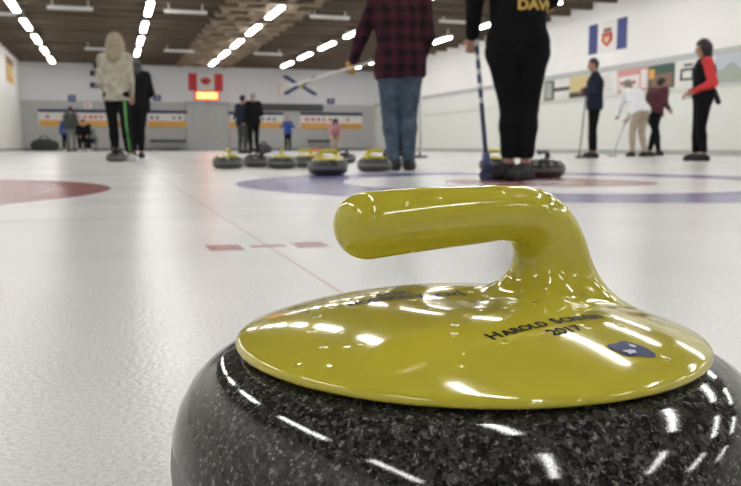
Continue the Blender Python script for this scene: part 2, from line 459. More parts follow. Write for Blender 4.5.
# lamps
def lamp():
    r = empty('ceiling_lamp')
    bm = bmesh.new(); bx(bm, (-.10, -1.10, .03), (.10, 1.10, .10), .01); bx(bm, (-.02, -.9, .1), (.02, -.86, .46)); bx(bm, (-.02, .86, .1), (.02, .9, .46))
    obj('housing', bm, M['white'], r)
    obj('diffuser', bx(bmesh.new(), (-.08, -1.07, -.025), (.08, 1.07, .03), .012), M['lamp'], r)
    return r
L0 = lamp(); first = True
ROWS = (-2.5, 1.15, 4.7, 8.15, 11.75)
ROWY = (40.6, 36.3, 39.7, 39.4, 40.5)
rown = ('nearest the left wall', 'second from the left wall', 'under the timber lattice', 'fourth from the left wall', 'nearest the right wall')
ordn = ('first', 'second', 'third', 'fourth', 'fifth', 'sixth', 'seventh', 'eighth', 'ninth', 'tenth', 'eleventh', 'twelfth')
for i, x in enumerate(ROWS):
    for j in range(12):
        y = ROWY[i] - 3.82 * j
        o = L0 if first else copy_tree(L0); first = False
        o.location = (x, y, 4.10)
        tag(o, 'lit ceiling lamp, row %s, %s from back wall' % (rown[i], ordn[j]), 'ceiling lamp', 'lit ceiling lamps in five long rows')
def strip():
    r = empty('unlit_tube_lamp')
    obj('housing', bx(bx(bx(bmesh.new(), (-.62, -.04, .05), (.62, .04, .11), .008), (-.5, -.015, .1), (-.47, .015, .49)), (.47, -.015, .1), (.5, .015, .49)), M['white'], r)
    bm = bmesh.new(); tube(bm, [(-.61, 0, .03), (.61, 0, .03)], .022, 8); obj('tube', bm, M['tubeoff'], r, smooth=True)
    return r
S0 = strip(); first = True
for x, y, w in ((-1.0, 25.5, 'between the two leftmost lamp rows, nearer one'), (-.3, 35.7, 'between the two leftmost lamp rows, farther one'),
             (2.2, 25.2, 'left of the pale timber lattice, nearer one'), (2.8, 35.4, 'left of the pale timber lattice, farther one'),
             (6.5, 24.9, 'right of the pale timber lattice, nearer one'), (6.5, 35.4, 'right of the pale timber lattice, farther one'),
             (10.6, 24.6, 'between plaid shirt and black jacket'), (-3.2, 27.2, 'closest to the left wall')):
    o = S0 if first else copy_tree(S0); first = False
    o.location = (x, y, 4.07)
    tag(o, 'unlit pale cross fixture on the ceiling, ' + w, 'ceiling lamp', 'unlit cross fixtures on the ceiling')

# ------------------------------------------------------------------ back wall furniture
def panel(name, px0, py0, px1, py1, mats, t=.04, wall='b', parent=None, **k):
    """flat board on a wall given by its picture corners; returns (obj, local-rect function)"""
    if wall == 'b':
        a, b = plane(px0, py0, 1, YB), plane(px1, py1, 1, YB)
        m = ((px0 + px1) / 2, (py0 + py1) / 2)
        z0, z1 = plane(m[0], py1, 1, YB).z, plane(m[0], py0, 1, YB).z
        loc = Vector(((a.x + b.x) / 2, YB - t, (z0 + z1) / 2)); W = b.x - a.x; rz = 0
    elif wall == 'r':
        a, b = plane(px0, py0, 0, XR), plane(px1, py1, 0, XR)
        z0, z1 = k.pop('z0'), k.pop('z1')
        loc = Vector((XR - t, (a.y + b.y) / 2, (z0 + z1) / 2)); W = abs(b.y - a.y); rz = -math.pi / 2
    else:
        a, b = plane(px0, py0, 0, XL), plane(px1, py1, 0, XL)
        z0, z1 = k.pop('z0'), k.pop('z1')
        loc = Vector((XL + t, (a.y + b.y) / 2, (z0 + z1) / 2)); W = abs(b.y - a.y); rz = math.pi / 2
    Hh = z1 - z0
    o = obj(name, bx(bmesh.new(), (-W / 2, 0, -Hh / 2), (W / 2, t - .001, Hh / 2)), mats, loc=loc, rz=rz, **k)
    o['_w'] = W; o['_h'] = Hh
    return o
def patch(o, name, x0, z0, x1, z1, m, t=.012):
    """raised print / piece on a panel in 0..1 coordinates"""
    W, H = o['_w'], o['_h']
    return obj(name, bx(bmesh.new(), ((x0 - .5) * W, -t, (z0 - .5) * H), ((x1 - .5) * W, 0, (z1 - .5) * H)), m, o)
def polypatch(o, name, pts, m, t=.012):
    W, H = o['_w'], o['_h']; bm = bmesh.new()
    a = [bm.verts.new(((x - .5) * W, -t, (z - .5) * H)) for x, z in pts]
    b = [bm.verts.new(((x - .5) * W, 0, (z - .5) * H)) for x, z in pts]
    bm.faces.new(a); bm.faces.new(b[::-1])
    for i in range(len(a)): j = (i + 1) % len(a); bm.faces.new((a[i], b[i], b[j], a[j]))
    bmesh.ops.recalc_face_normals(bm, faces=bm.faces)
    return obj(name, bm, m, o)
rr = random.Random(2)
for (x0, x1, y0, y1, w, redt) in ((38, 128, 109.5, 126.5, 'at the left end of the back wall', True), (147, 187, 110.5, 127, 'just left of the double door', False),
                            (228, 283, 112, 128, 'just right of the double door', False), (300, 362, 112.5, 129, 'in front of the plaid shirt man, right end', True)):
    o = panel('advertising_board', x0, y0, x1, y1, M['s_white'], .05, label='long white, navy and orange board ' + w, cat='sign', group='long boards on the back wall')
    patch(o, 'navy_strip', 0, .82, 1, 1.0, M['s_navy'], .03)
    patch(o, 'orange_strip', 0.01, .0, .99, .36, M['s_orange'])
    n = int(8 * (x1 - x0) / 50)
    bm = bmesh.new(); W, H = o['_w'], o['_h']
    for i in range(n):
        x = .08 + .84 * i / n
        if rr.random() < .25: continue
        bx(bm, ((x - .5) * W, -.01, (.48 - .5) * H), ((x + .3 / n + .02 * rr.random() - .5) * W, 0, (.64 - .5) * H))
    obj('lettering', bm, M['s_red'] if redt else M['s_navy'], o)
o = panel('name_plaque', 260, 104, 323, 111, M['s_dark'], .05, label='long dark plaque with small pale plates beneath the blue cross flag', cat='sign')
bm = bmesh.new(); W, H = o['_w'], o['_h']
for i in range(16): bx(bm, ((i + .2) / 16 * W - W / 2, -.008, -.22 * H), ((i + .8) / 16 * W - W / 2, 0, .25 * H))
obj('plates', bm, flat('faint_plate', (.10, .095, .09)), o)
# Canadian flag
o = panel('canada_flag', 188, 73.5, 223, 91, M['s_white'], .03, label='red and white maple leaf flag above the lit scoreboard', cat='flag')
patch(o, 'red_band', 0, 0, .25, 1, M['s_red']); patch(o, 'red_band', .75, 0, 1, 1, M['s_red'])
leaf = [(0, 1), (.12, .76), (.28, .84), (.22, .48), (.42, .68), (.5, .55), (.78, .62), (.68, .40), (.8, .32), (.42, .02), (.48, -.16), (.05, -.10), (.04, -.42)]
leaf = leaf + [(-x, y) for x, y in leaf[::-1] if x > 0]
polypatch(o, 'maple_leaf', [(.5 + x * .22, .44 + z * .42) for x, z in leaf], M['s_red'])
# saltire flag with shield
o = panel('saltire_flag', 283, 76, 317, 95, M['s_white'], .03, label='white flag with blue diagonal cross and small gold shield', cat='flag')
polypatch(o, 'blue_cross', [(0, 0), (.12, 0), (.5, .42), (.88, 0), (1, 0), (1, .10), (.6, .5), (1, .9), (1, 1), (.88, 1), (.5, .58), (.12, 1), (0, 1), (0, .9), (.4, .5), (0, .10)], M['s_blue'])
polypatch(o, 'shield', [(.42, .68), (.58, .68), (.58, .45), (.5, .30), (.42, .45)], M['s_yellow'], .02)
# scoreboard
o = panel('scoreboard', 194.5, 91.5, 219, 100, M['redled'], .12, label='glowing orange and red LED display under the maple leaf flag', cat='scoreboard')
patch(o, 'glow_panel', .04, .08, .96, .92, M['led'], .01)
bm = bmesh.new(); W, H = o['_w'], o['_h']
for i in range(6):
    x = (.10 + .14 * i - .5) * W
    for (a, b, c, d) in ((0, .2, .018, .8), (.08, .2, .098, .8), (0, .72, .098, .8), (0, .46, .098, .54), (0, .2, .098, .28)):
        bx(bm, (x + a * W, -.02, (b - .5) * H), (x + c * W, -.01, (d - .5) * H))
obj('digits', bm, M['led2'], o)
for (x0, y0, x1, y1, l, c) in ((68, 95, 76, 101.5, 'small blue sheet number sign high above the leftmost board', 's_blue'), (153, 95, 161, 101, 'small blue sheet number sign above the second board', 's_blue'),
                            (327, 98.5, 334.5, 104, 'small blue sheet number sign right of the dark plaque', 's_blue'),
                            (90, 70.5, 102, 76, 'upper of two blue signs behind the cream jacket', 's_navy'), (90, 82.5, 102, 88, 'lower of two blue signs behind the cream jacket', 's_navy')):
    o = panel('number_sign', x0, y0, x1, y1, M[c], .03, label=l, cat='sign')
    patch(o, 'number', .35, .25, .48, .75, M['s_greyl'], .008); patch(o, 'number', .55, .25, .68, .75, M['s_greyl'], .008)
o = panel('notice', 84, 102.5, 92, 108.5, M['s_white'], .02, label='small white notice with red mark above leftmost board', cat='sign'); patch(o, 'red_mark', .3, .3, .6, .7, M['s_red'])
o = panel('wall_speaker', 93, 58, 101, 69, M['dgrey'], .3, label='dark box hung high on the back wall behind the cream hood', cat='speaker'); patch(o, 'pale_plate', .2, .62, .7, .95, M['s_greyl'])
# double door
bm = bmesh.new()
a, b = plane(187, 148, 1, YB), plane(228, 104, 1, YB); DZ = plane(207, 104, 1, YB).z
x0, x1 = a.x, b.x
bx(bm, (x0 - .08, YB - .06, 0), (x0, YB, DZ)); bx(bm, (x1, YB - .06, 0), (x1 + .08, YB, DZ)); bx(bm, (x0 - .08, YB - .06, DZ), (x1 + .08, YB, DZ + .1))
door = obj('door_1', bm, M['grey'], kind='structure')
dm = mat('door_paint', (.42, .43, .42), .5, var=.06)
xm = (x0 + x1) / 2
for q, (u, v) in enumerate(((x0 + .01, xm - .005), (xm + .005, x1 - .01))):
    d = obj('door_leaf', bx(bmesh.new(), (u, YB - .045, .02), (v, YB - .01, DZ - .01), .005), dm, door)
    hx = v - .12 if q == 0 else u + .12
    obj('handle', tube(bmesh.new(), [(hx, YB - .09, 1.0), (hx, YB - .09, 1.25)], .015, 8), M['metal'], d, smooth=True)
# benches under the boards
def bench(px0, px1, label):
    a, b = plane(px0, 140, 1, YB - .5), plane(px1, 140, 1, YB - .5)
    t = empty('low_bench', ((a.x + b.x) / 2, YB - .5, 0), label=label, cat='bench', group='low benches at the back wall'); w = (b.x - a.x) / 2
    obj('seat', bx(bmesh.new(), (-w, -.18, .42), (w, .18, .56), .01), M['dgrey'], t)
    for s in (-1, 1): obj('leg', bx(bmesh.new(), (s * w * .8 - .04, -.15, 0), (s * w * .8 + .04, .15, .42)), M['grey'], t)
bench(150, 186, 'low dark bench against the wall left of the double door')
bench(308, 330, 'low dark bench below the rightmost long board')

# ------------------------------------------------------------------ right wall posters and flag
def rp(name, x0, x1, z0, z1, m, label, cat='poster', t=.03):
    ym = 146.5 - 40
    return panel(name, x0, ym, x1, ym, m, t, 'r', z0=z0, z1=z1, label=label, cat=cat)
rp('poster', 528, 544, 1.72, 2.34, M['s_white'], 'plain white sheet on the wall nearest the black trousers')
o = rp('display_case', 545, 554, 1.72, 2.34, M['s_dark'], 'narrow dark framed panel beside the white sheet on the right wall', 'display'); patch(o, 'pane', .15, .08, .85, .92, M['s_hill'])
o = rp('rail_sign', 554.5, 569.7, 1.72, 2.34, M['s_white'], 'white sign with a dark bar left of the navy-clad curler', 'sign'); patch(o, 'dark_bar', 0, .42, 1, .6, M['s_dark'])
o = rp('poster', 570, 588, 1.72, 2.36, M['s_yellow'], 'yellow poster with dark foot behind the navy-clad curler'); patch(o, 'dark_foot', 0, 0, 1, .25, M['s_dark'])
o = rp('poster', 590, 617, 1.70, 2.36, M['s_white'], 'white printed poster just right of the navy-clad curler')
for i in range(4): patch(o, 'print_line', .15, .2 + .18 * i, .85 - .1 * (i % 2), .26 + .18 * i, M['s_greyl'])
o = rp('poster', 618, 648, 1.72, 2.34, M['s_pink'], 'white and red banner above the white-jacketed curler')
patch(o, 'white_field', .04, .1, .72, .72, M['s_white']); patch(o, 'red_print', .1, .34, .62, .48, M['s_red'], .016); patch(o, 'white_square', .78, .1, .97, .9, M['s_white'])
o = rp('poster', 648, 674.5, 1.72, 2.34, M['s_green'], 'dark green framed board with brown picture above the maroon curler')
patch(o, 'brown_picture', .15, .08, .92, .62, M['s_brown']); patch(o, 'orange_patch', .05, .45, .25, .85, M['s_orange'], .016)
o = rp('poster', 674.5, 698, 1.66, 2.36, M['s_white'], 'white sign with black outlined emblem beside red-sleeved woman')
patch(o, 'black_outline', .25, .28, .85, .36, M['s_dark']); patch(o, 'black_outline', .25, .62, .85, .70, M['s_dark'])
patch(o, 'black_outline', .25, .28, .33, .60, M['s_dark']); patch(o, 'black_outline', .77, .28, .85, .70, M['s_dark'])
patch(o, 'black_outline', .4, .78, .75, .86, M['s_dark'])
o = rp('poster', 714, 752, 1.70, 2.36, M['s_sky'], 'landscape picture of hills right of the red-sleeved woman')
polypatch(o, 'hills', [(.02, .05), (.98, .05), (.98, .5), (.7, .42), (.45, .72), (.25, .5), (.02, .45)], M['s_hill'])
# blue white blue flag
a = plane(590, 55, 0, XR); z1 = plane(590, 26, 0, XR).z; z0 = a.z
o = panel('crest_flag', 590, 40, 627.5, 40, M['s_white'], .03, 'r', z0=z0, z1=z1, label='blue and white flag with a red and gold crest, high on right wall', cat='flag')
patch(o, 'blue_band', 0, 0, .24, 1, M['s_blue']); patch(o, 'blue_band', .76, 0, 1, 1, M['s_blue'])
polypatch(o, 'crest', [(.36, .62), (.64, .62), (.64, .35), (.5, .16), (.36, .35)], M['s_red'])
polypatch(o, 'crest_centre', [(.42, .50), (.58, .50), (.56, .36), (.5, .26), (.44, .36)], M['s_yellow'], .02)
patch(o, 'crest_top', .40, .64, .60, .78, M['s_brown'])
# left wall banner
a = plane(6, 70, 0, XL); b = plane(12.5, 70, 0, XL)
zc_ = plane(9, 82, 0, XL).z; zd_ = plane(9, 58, 0, XL).z
o = panel('banner', 6, 70, 12.5, 70, M['s_orange'], .03, 'l', z0=zc_, z1=zd_, label='orange and yellow hanging banner on the left wall', cat='banner')
patch(o, 'yellow_field', .1, .3, .9, .6, M['s_yellow']); patch(o, 'brown_band', .0, .75, 1, .95, M['s_brown'])

# ------------------------------------------------------------------ curling stones
RC = .1165
def cap_top(r):
    q = np.clip(r / RC, 0, 1)
    return .1145 + .0203 * (1 - q ** 2.0) ** .9 - .0035 * np.exp(-(r / .034) ** 2)
def spl(pts, n=12):
    """smooth curve through (x, z, r) stations"""
    p = [np.array(q, float) for q in pts]; p = [2 * p[0] - p[1]] + p + [2 * p[-1] - p[-2]]; out = []
    for i in range(1, len(p) - 2):
        for k in range(n):
            t = k / n; a, b, c, d = p[i - 1:i + 3]
            out.append(.5 * (2 * b + (c - a) * t + (2 * a - 5 * b + 4 * c - d) * t * t + (3 * b - a - 3 * c + d) * t ** 3))
    return out + [p[-2]]
HP = spl([(-.0595, .1718, .0158), (-.03, .1731, .0154), (0, .1738, .0149), (.022, .1742, .0144), (.037, .1722, .0140), (.046, .161, .0137), (.050, .145, .0132), (.052, .120, .0135)], 6)
N2 = spl([(.030, .1715, .0110), (.0420, .1720, .0140), (.0540, .1650, .0148), (.0630, .153, .0148), (.0695, .138, .0142), (.075, .120, .014)], 6)
def sdf_handle(P):
    r = np.sqrt(P[..., 0] ** 2 + P[..., 1] ** 2); z = P[..., 2]
    d = smax(smax((z - cap_top(r)) * .93, r - RC, .003), .1112 - z, .003)
    gs = []
    near = (np.abs(P[..., 1]) < .045)
    Pn = P[near]
    for ch in (HP, N2):
        g = None
        for a, b in zip(ch, ch[1:]):
            q = seg(Pn, (a[0], 0, a[1]), (b[0], 0, b[1]), a[2], b[2])
            g = q if g is None else np.minimum(g, q)
        gs.append(g)
    g = np.full(z.shape, .05); g[near] = smin(gs[0], gs[1], .005)
    g = np.maximum(g, .112 - z)
    return smin(d, g, .026)
def handle_mesh(h=.0014):
    lo = np.array([-.120, -.120, .104]); hi = np.array([.120, .120, .194])
    n = np.ceil((hi - lo) / h).astype(int) + 1
    g = np.stack(np.meshgrid(*[lo[i] + h * np.arange(n[i]) for i in range(3)], indexing='ij'), -1)
    V, Q = nets(sdf_handle(g), lo, h)
    for _ in range(3):
        e = 2e-4
        d = sdf_handle(V)
        G = np.stack([(sdf_handle(V + np.eye(3)[i] * e) - sdf_handle(V - np.eye(3)[i] * e)) / (2 * e) for i in range(3)], -1)
        V = V - G * (d / np.maximum((G ** 2).sum(-1), .2))[:, None] * .9
    return npmesh('handle', V, Q), V, Q
hme, HV, HQ = handle_mesh()
hme_lo = handle_mesh(.004)[0]
prof = [(0, .004), (.055, .004), (.060, .0), (.066, .0), (.072, .004)]
for i in range(15):
    a = -math.pi / 2 + math.pi * i / 14 * .999
    e = 2 / 2.25
    c, s = math.cos(a), math.sin(a)
    prof.append((.0960 + .052 * abs(c) ** e, .057 + .0545 * math.copysign(abs(s) ** e, s)))
prof += [(.08, .112), (0, .112)]
stone_me = fin(lathe(prof, 128), 'stone_body')
def make_stone(hmat, hmesh):
    r = empty('curling_stone')
    b = link('granite_body', stone_me if stone_me.users == 0 else stone_me.copy(), None, r, True)
    b.data.materials.clear(); b.data.materials.append(M['granite'])
    hm = hmesh.copy(); h = link('handle', hm, hmat, r, True)
    return r, h
ST, handle = make_stone(M['yellow'], hme)
ANG = math.radians(32)
ST.location = hall(.0490, .4085, 0); ST.rotation_euler = (0, 0, ANG - YAW)
tag(ST, 'large grey granite curling stone with glossy yellow handle in the foreground', 'curling stone')
# lettering projected onto the cap
hb = BVHTree.FromPolygons([tuple(v) for v in HV], [tuple(q) for q in HQ])
def text_bm(txt, size, sx=1.0):
    c = bpy.data.curves.new('t', 'FONT'); c.body = txt; c.size = size; c.align_x = 'CENTER'; c.offset = size * .036
    o = bpy.data.objects.new('t', c); COL.objects.link(o); bpy.context.view_layer.update()
    me = bpy.data.meshes.new_from_object(o.evaluated_get(bpy.context.evaluated_depsgraph_get()))
    bpy.data.objects.remove(o); bm = bmesh.new(); bm.from_mesh(me); bpy.data.meshes.remove(me)
    for v in bm.verts: v.co.x *= sx
    return bm
def refine(bm, L):
    bmesh.ops.triangulate(bm, faces=bm.faces)
    for _ in range(4):
        es = [e for e in bm.edges if e.calc_length() > L]
        if not es: break
        bmesh.ops.subdivide_edges(bm, edges=es, cuts=1); bmesh.ops.triangulate(bm, faces=bm.faces)
def drape(bm, x, y, rot, lift=.00025, L=.002):
    refine(bm, L)
    c, s = math.cos(rot), math.sin(rot)
    for v in bm.verts:
        px, py = x + v.co.x * c - v.co.y * s, y + v.co.x * s + v.co.y * c
        hit = hb.ray_cast(Vector((px, py, .155)), Vector((0, 0, -1)))
        z = hit[0].z if hit[0] else .12
        v.co = Vector((px, py, z + lift))
    for f in bm.faces:
        f.normal_update()
        if f.normal.z < 0: f.normal_flip()
    return bm
def small_caps(words, big, small, sx=1.0):
    """first letters larger than the rest, on one baseline"""
    out = bmesh.new(); x = 0
    for w in words:
        for part, sz in ((w[0], big), (w[1:], small)):
            if not part: continue
            b = text_bm(part, sz, sx)
            lo = min(v.co.x for v in b.verts); hi = max(v.co.x for v in b.verts)
            for v in b.verts: v.co.x += x - lo
            x += hi - lo + sz * .09
            me = bpy.data.meshes.new('x'); b.to_mesh(me); b.free(); out.from_mesh(me); bpy.data.meshes.remove(me)
        x += small * .45
    for v in out.verts: v.co.x -= x / 2
    return out
TXT = [(['HAROLD', 'SCRIVEN'], -.001, -.0610, .05, .071), (['2017'], .000, -.0705, .04, .020), (['JACK', 'ANDERSON'], -.0226, .0225, math.pi - .2, .064), (['2017'], -.0245, .0350, math.pi - .2, .020)]
for words, x, y, rot, wid in TXT:
    b = small_caps(words, .0086, .0072) if len(words) > 1 else text_bm('2017', .0078)
    lo = min(v.co.x for v in b.verts); hi = max(v.co.x for v in b.verts)
    for v in b.verts: v.co.x = (v.co.x - (lo + hi) / 2) * wid / (hi - lo); v.co.y *= 1.6 if y > 0 else 1
    drape(b, x, y, rot)
    if len(words) > 1: side = b; continue
    me = bpy.data.meshes.new('x'); b.to_mesh(me); b.free(); side.from_mesh(me); bpy.data.meshes.remove(me)
    obj('lettering', side, M['letter'], handle)
# emblem
def blobshape(n, r, seed, sx=1, sy=1, amp=.3):
    q = random.Random(seed); ph = [q.random() * 6.28 for _ in range(5)]
    b = bmesh.new()
    b.faces.new([b.verts.new((sx * r * (1 + amp * sum(math.sin((k + 2) * a + ph[k]) for k in range(4)) / 2.4) * math.cos(a),
                         sy * r * (1 + amp * sum(math.sin((k + 2) * a + ph[k]) for k in range(4)) / 2.4) * math.sin(a), 0)) for a in [2 * math.pi * i / n for i in range(n)]])
    return b
EX, EY = .0150, -.0915
b = bmesh.new()
n = 48
ri = [b.verts.new((.0155 * math.cos(6.2832 * i / n), .0155 * math.sin(6.2832 * i / n), 0)) for i in range(n)]
ro = [b.verts.new((.0159 * math.cos(6.2832 * i / n), .0159 * math.sin(6.2832 * i / n), 0)) for i in range(n)]
for i in range(n): b.faces.new((ri[i], ro[i], ro[(i + 1) % n], ri[(i + 1) % n]))
obj('sticker_edge', drape(b, EX, EY, 0, .0002), M['sticker'], handle)
em = obj('emblem', drape(blobshape(60, .0087, 12, 1.12, .80, .17), EX, EY, -.1, .0003), M['emblem'], handle)
obj('emblem_mark', drape(blobshape(30, .0022, 7, 1.3, .8, .3), EX - .003, EY - .002, 0, .0006, .001), M['emblem2'], em)
obj('emblem_mark', drape(blobshape(30, .0014, 9, 1.0, 1.0, .3), EX + .003, EY + .002, 0, .0006, .001), M['emblem2'], em)

protos = {}
for key, m_ in (('yellow', 'yellow'), ('dark', 'darkplastic'), ('orange', 'orangeplastic')):
    protos[key] = None
def stone(px, zc, key, deg, label):
    if protos[key] is None:
        r, h = make_stone(M[{'yellow': 'yellow', 'dark': 'darkplastic', 'orange': 'orangeplastic'}[key]], hme_lo); protos[key] = r
    else: r = copy_tree(protos[key])
    r.location = gx(px, zc, 0); r.rotation_euler = (0, 0, math.radians(deg) - YAW)
    tag(r, label, 'curling stone', 'curling stones standing in and behind the house')
    return r
stone(228, 7.75, 'yellow', 80, 'yellow-handled stone at the left end of the line of stones')
stone(257, 8.3, 'dark', 20, 'dark-handled stone second in the line, between two yellow-handled ones')
stone(282, 7.75, 'yellow', 100, 'yellow-handled stone third in the line from the left')
stone(305.5, 8.2, 'yellow', -20, 'yellow-handled stone half hidden behind the nearest of the cluster')
stone(327.5, 6.0, 'yellow', 170, 'nearest stone of the cluster, yellow handle, on the blue ring edge')
stone(315, 8.9, 'orange', 10, 'orange-handled stone at the back of the cluster')
stone(331, 7.3, 'yellow', 30, 'yellow-handled stone directly behind the nearest one of the cluster')
stone(344.5, 10.2, 'dark', 60, 'small far dark-handled stone right of the cluster')
stone(374.5, 6.85, 'yellow', 200, 'yellow-handled stone touching the shoes of the plaid shirt man')
stone(388, 7.9, 'dark', 120, 'dark-handled stone hidden behind the jeans of the plaid shirt man')
stone(543, 5.50, 'dark', 50, 'grey stone with black handle right of the black shoes')
stone(497, 6.7, 'yellow', 10, 'yellow-handled stone behind the blue broom and black trousers')
stone(117, 11.2, 'dark', 35, 'dark stone in front of the woman in the cream hooded jacket')

# ------------------------------------------------------------------ people
def V3(*a): return np.array(a, float)
def lerp(a, b, t): return np.array(a) * (1 - t) + np.array(b) * t
DEF = dict(pelvis=(0, 0, .96), chest=(0, 0, 1.32), neck=(0, .01, 1.50), head=(0, .035, 1.645),
           hipL=(-.09, 0, .92), hipR=(.09, 0, .92), kneL=(-.10, .02, .50), kneR=(.10, .02, .50), ankL=(-.10, -.02, .09), ankR=(.10, -.02, .09),
           shL=(-.18, 0, 1.43), shR=(.18, 0, 1.43), elL=(-.25, -.02, 1.14), elR=(.25, -.02, 1.14), wrL=(-.25, .08, .90), wrR=(.25, .08, .90),
           toeL=(-.12, .17, .03), toeR=(.12, .17, .03))
def hand_prims(w, e, curl=.6, side=1, k=.008, s=1.0):
    """palm, four unequal bent fingers and a thumb that leaves the side of the palm"""
    w = np.array(w, float); d = w - np.array(e, float); d /= np.linalg.norm(d)
    up = V3(0, 1, 0) if abs(d[2]) > .7 else V3(0, 0, -1)
    wide = np.cross(d, up); wide /= np.linalg.norm(wide); pn = np.cross(wide, d)   # pn: towards the palm side
    P = [('c', w, w + d * .03, .025 * s, .028 * s, .015)]
    for i, (L, off) in enumerate(((.070, -.030), (.080, -.010), (.075, .010), (.060, .029))):
        b0 = w + d * .03 + wide * off * .7; b1 = w + d * .085 * s + wide * off
        P.append(('c', b0, b1, .014 * s, .012 * s, .012))
        a1 = curl * 1.0; a2 = curl * 2.2
        f1 = b1 + (d * math.cos(a1) + pn * math.sin(a1)) * L * .5
        f2 = f1 + (d * math.cos(a2) + pn * math.sin(a2)) * L * .5
        P += [('c', b1, f1, .0095 * s, .0088 * s, .004), ('c', f1, f2, .0088 * s, .0075 * s, .004)]
    t0 = w + d * .025 - wide * .026 * side; t1 = t0 + (d * .6 - wide * .6 * side + pn * .5) * .038; t2 = t1 + (d * .8 + pn * .6) * .03
    P += [('c', t0, t1, .0125 * s, .0105 * s, .008), ('c', t1, t2, .0105 * s, .009 * s, .005)]
    return P
def person(label, loc, H=1.75, face=0, pose=None, top='black', legs='black', shoes='shoe', hair=('hair_d', 'short'), sleeve=None, h=.012,
           bulk=1.0, hem=.86, curl=(.6, .6), extra=None, glove=(None, None), hood=None, skirt=0.0, hemr=.117, ankle=.13, legw=1.0, foot=.74, group=None):
    J = {k: np.array(v, float) for k, v in DEF.items()}
    if pose: J.update({k: np.array(v, float) for k, v in pose.items()})
    sc = H / 1.75
    J = {k: v * sc for k, v in J.items()}
    for S in 'LR': J['toe' + S] = J['ank' + S] + (J['toe' + S] - J['ank' + S]) * V3(foot, foot, 1)
    root = empty('person', loc, math.radians(face) - YAW, label=label, cat='person', group=group)
    hd = J['head']; nk = J['neck']
    up = hd - nk; up /= np.linalg.norm(up)
    look = np.array(pose['look'], float) if pose and 'look' in pose else V3(0, 1, 0)
    look = look - up * (look @ up); look /= np.linalg.norm(look); sd = np.cross(look, up)
    b = bulk
    c = J['chest']; p = J['pelvis']; wd = (J['shR'] - J['shL']); wd /= np.linalg.norm(wd); hw = J['hipR'] - J['hipL']; hw /= np.linalg.norm(hw)
    def torso(i):
        r = [('c', p - hw * .055, c - wd * .07, .095 * b + i, .105 * b + i, .06), ('c', p + hw * .055, c + wd * .07, .095 * b + i, .105 * b + i, .06),
             ('c', J['shL'], J['shR'], .058 + i, .058 + i, .06), ('c', c - wd * .07, lerp(J['shL'], nk, .3), .10 * b + i * .8, .055 + i, .06), ('c', c + wd * .07, lerp(J['shR'], nk, .3), .10 * b + i * .8, .055 + i, .06)]
        return r
    def arm(S, i, end=1.0):
        s, e, w = J['sh' + S], J['el' + S], J['wr' + S]
        return [('c', s, e, .052 * b + i, .042 * b + i, .03), ('c', e, lerp(e, w, end), .042 * b + i, .030 + i * 1.0, .02)]
    def leg(S, i, end=1.0):
        a, k, f = J['hip' + S], J['kne' + S], J['ank' + S]
        return [('c', a, k, .085 * b * legw + i, .056 * legw + i, .03), ('c', k, lerp(k, f, .35), .054 * legw + i, .055 * legw + i, .02), ('c', lerp(k, f, .3), lerp(k, f, end), .055 * legw + i, .038 * legw + i, .02)]
    body = torso(-.02) + [('c', nk - up * .03, hd - up * .04, .052, .050, .02)]
    body += [('c', hd + up * .025 - look * .012, hd - up * .035 + look * .018, .085, .066, .03), ('c', hd - up * .06 + look * .045, hd - up * .075 + look * .050, .036, .030, .03),
             ('c', hd + look * .082 + up * .012, hd + look * .104 - up * .022, .010, .013, .01), ('c', hd + sd * .076 + up * .01, hd + sd * .080 - up * .02, .014, .011, .006),
             ('c', hd - sd * .076 + up * .01, hd - sd * .080 - up * .02, .014, .011, .006), ('c', hd + look * .076 - up * .052 + sd * .014, hd + look * .076 - up * .052 - sd * .014, .010, .010, .008)]
    for S in 'LR':
        body += arm(S, -.004) + leg(S, -.008)
        if glove[0 if S == 'L' else 1] is None:
            body += hand_prims(J['wr' + S], J['el' + S], curl[0 if S == 'L' else 1], 1 if S == 'L' else -1)
        body += [('c', J['ank' + S], J['toe' + S] + V3(0, 0, -.005), .034, .018, .02)]
    link('body', blob('body', body, min(h, .010) if h < .02 else h, .03), M['skin'], root)
    for q, S in enumerate('LR'):
        if glove[q]:
            link('glove', blob('glove', [('c', lerp(J['el' + S], J['wr' + S], .9), J['wr' + S], .036, .036)] + hand_prims(J['wr' + S], J['el' + S], curl[q], 1 if S == 'L' else -1, s=1.35), .008), M[glove[q]], root)
    # jacket
    jk = torso(.016)
    if skirt: jk += [('c', J['hipL'] - V3(0, 0, skirt), p, .105 * b, .11 * b, .05), ('c', J['hipR'] - V3(0, 0, skirt), p, .105 * b, .11 * b, .05)]
    else: jk += [('c', J['hip' + S] + V3(0, 0, .05), J['hip' + S] - V3(0, 0, .06), hemr * b, hemr * b, .05) for S in 'LR']
    ar = arm('L', .014, .97) + arm('R', .014, .97)
    tdir = (c - p) / np.linalg.norm(c - p); hp = p - tdir * (p[2] / sc - hem) * sc
    def cut(P, D):
        t = (hp - P) @ tdir
        near = np.sqrt(((P - p) ** 2).sum(-1)) - .30 * b
        armd = np.minimum.reduce([seg(P, *a[1:5]) for a in ar])
        D = np.where(armd < D + .004, D, np.maximum(D, t))
        return D
    if sleeve:
        link('vest', blob('vest', jk, h, .04, cut=lambda P, D: np.maximum(D, (hp - P) @ tdir)), M[top], root)
        for S in 'LR': link('sleeve', blob('sleeve', [('c', J['sh' + S], J['sh' + S], .072, .072)] + arm(S, .016, .97), h, .03), M[sleeve], root)
    else:
        link('jacket', blob('jacket', jk + ar, h, .035, cut=cut), M[top], root)
    # trousers
    tr = [('c', J['hipL'], J['hipR'], .098 * b, .098 * b, .05), ('c', p - hw * .05, p + hw * .05, .095 * b, .095 * b, .05)] + leg('L', .012, .97) + leg('R', .012, .97)
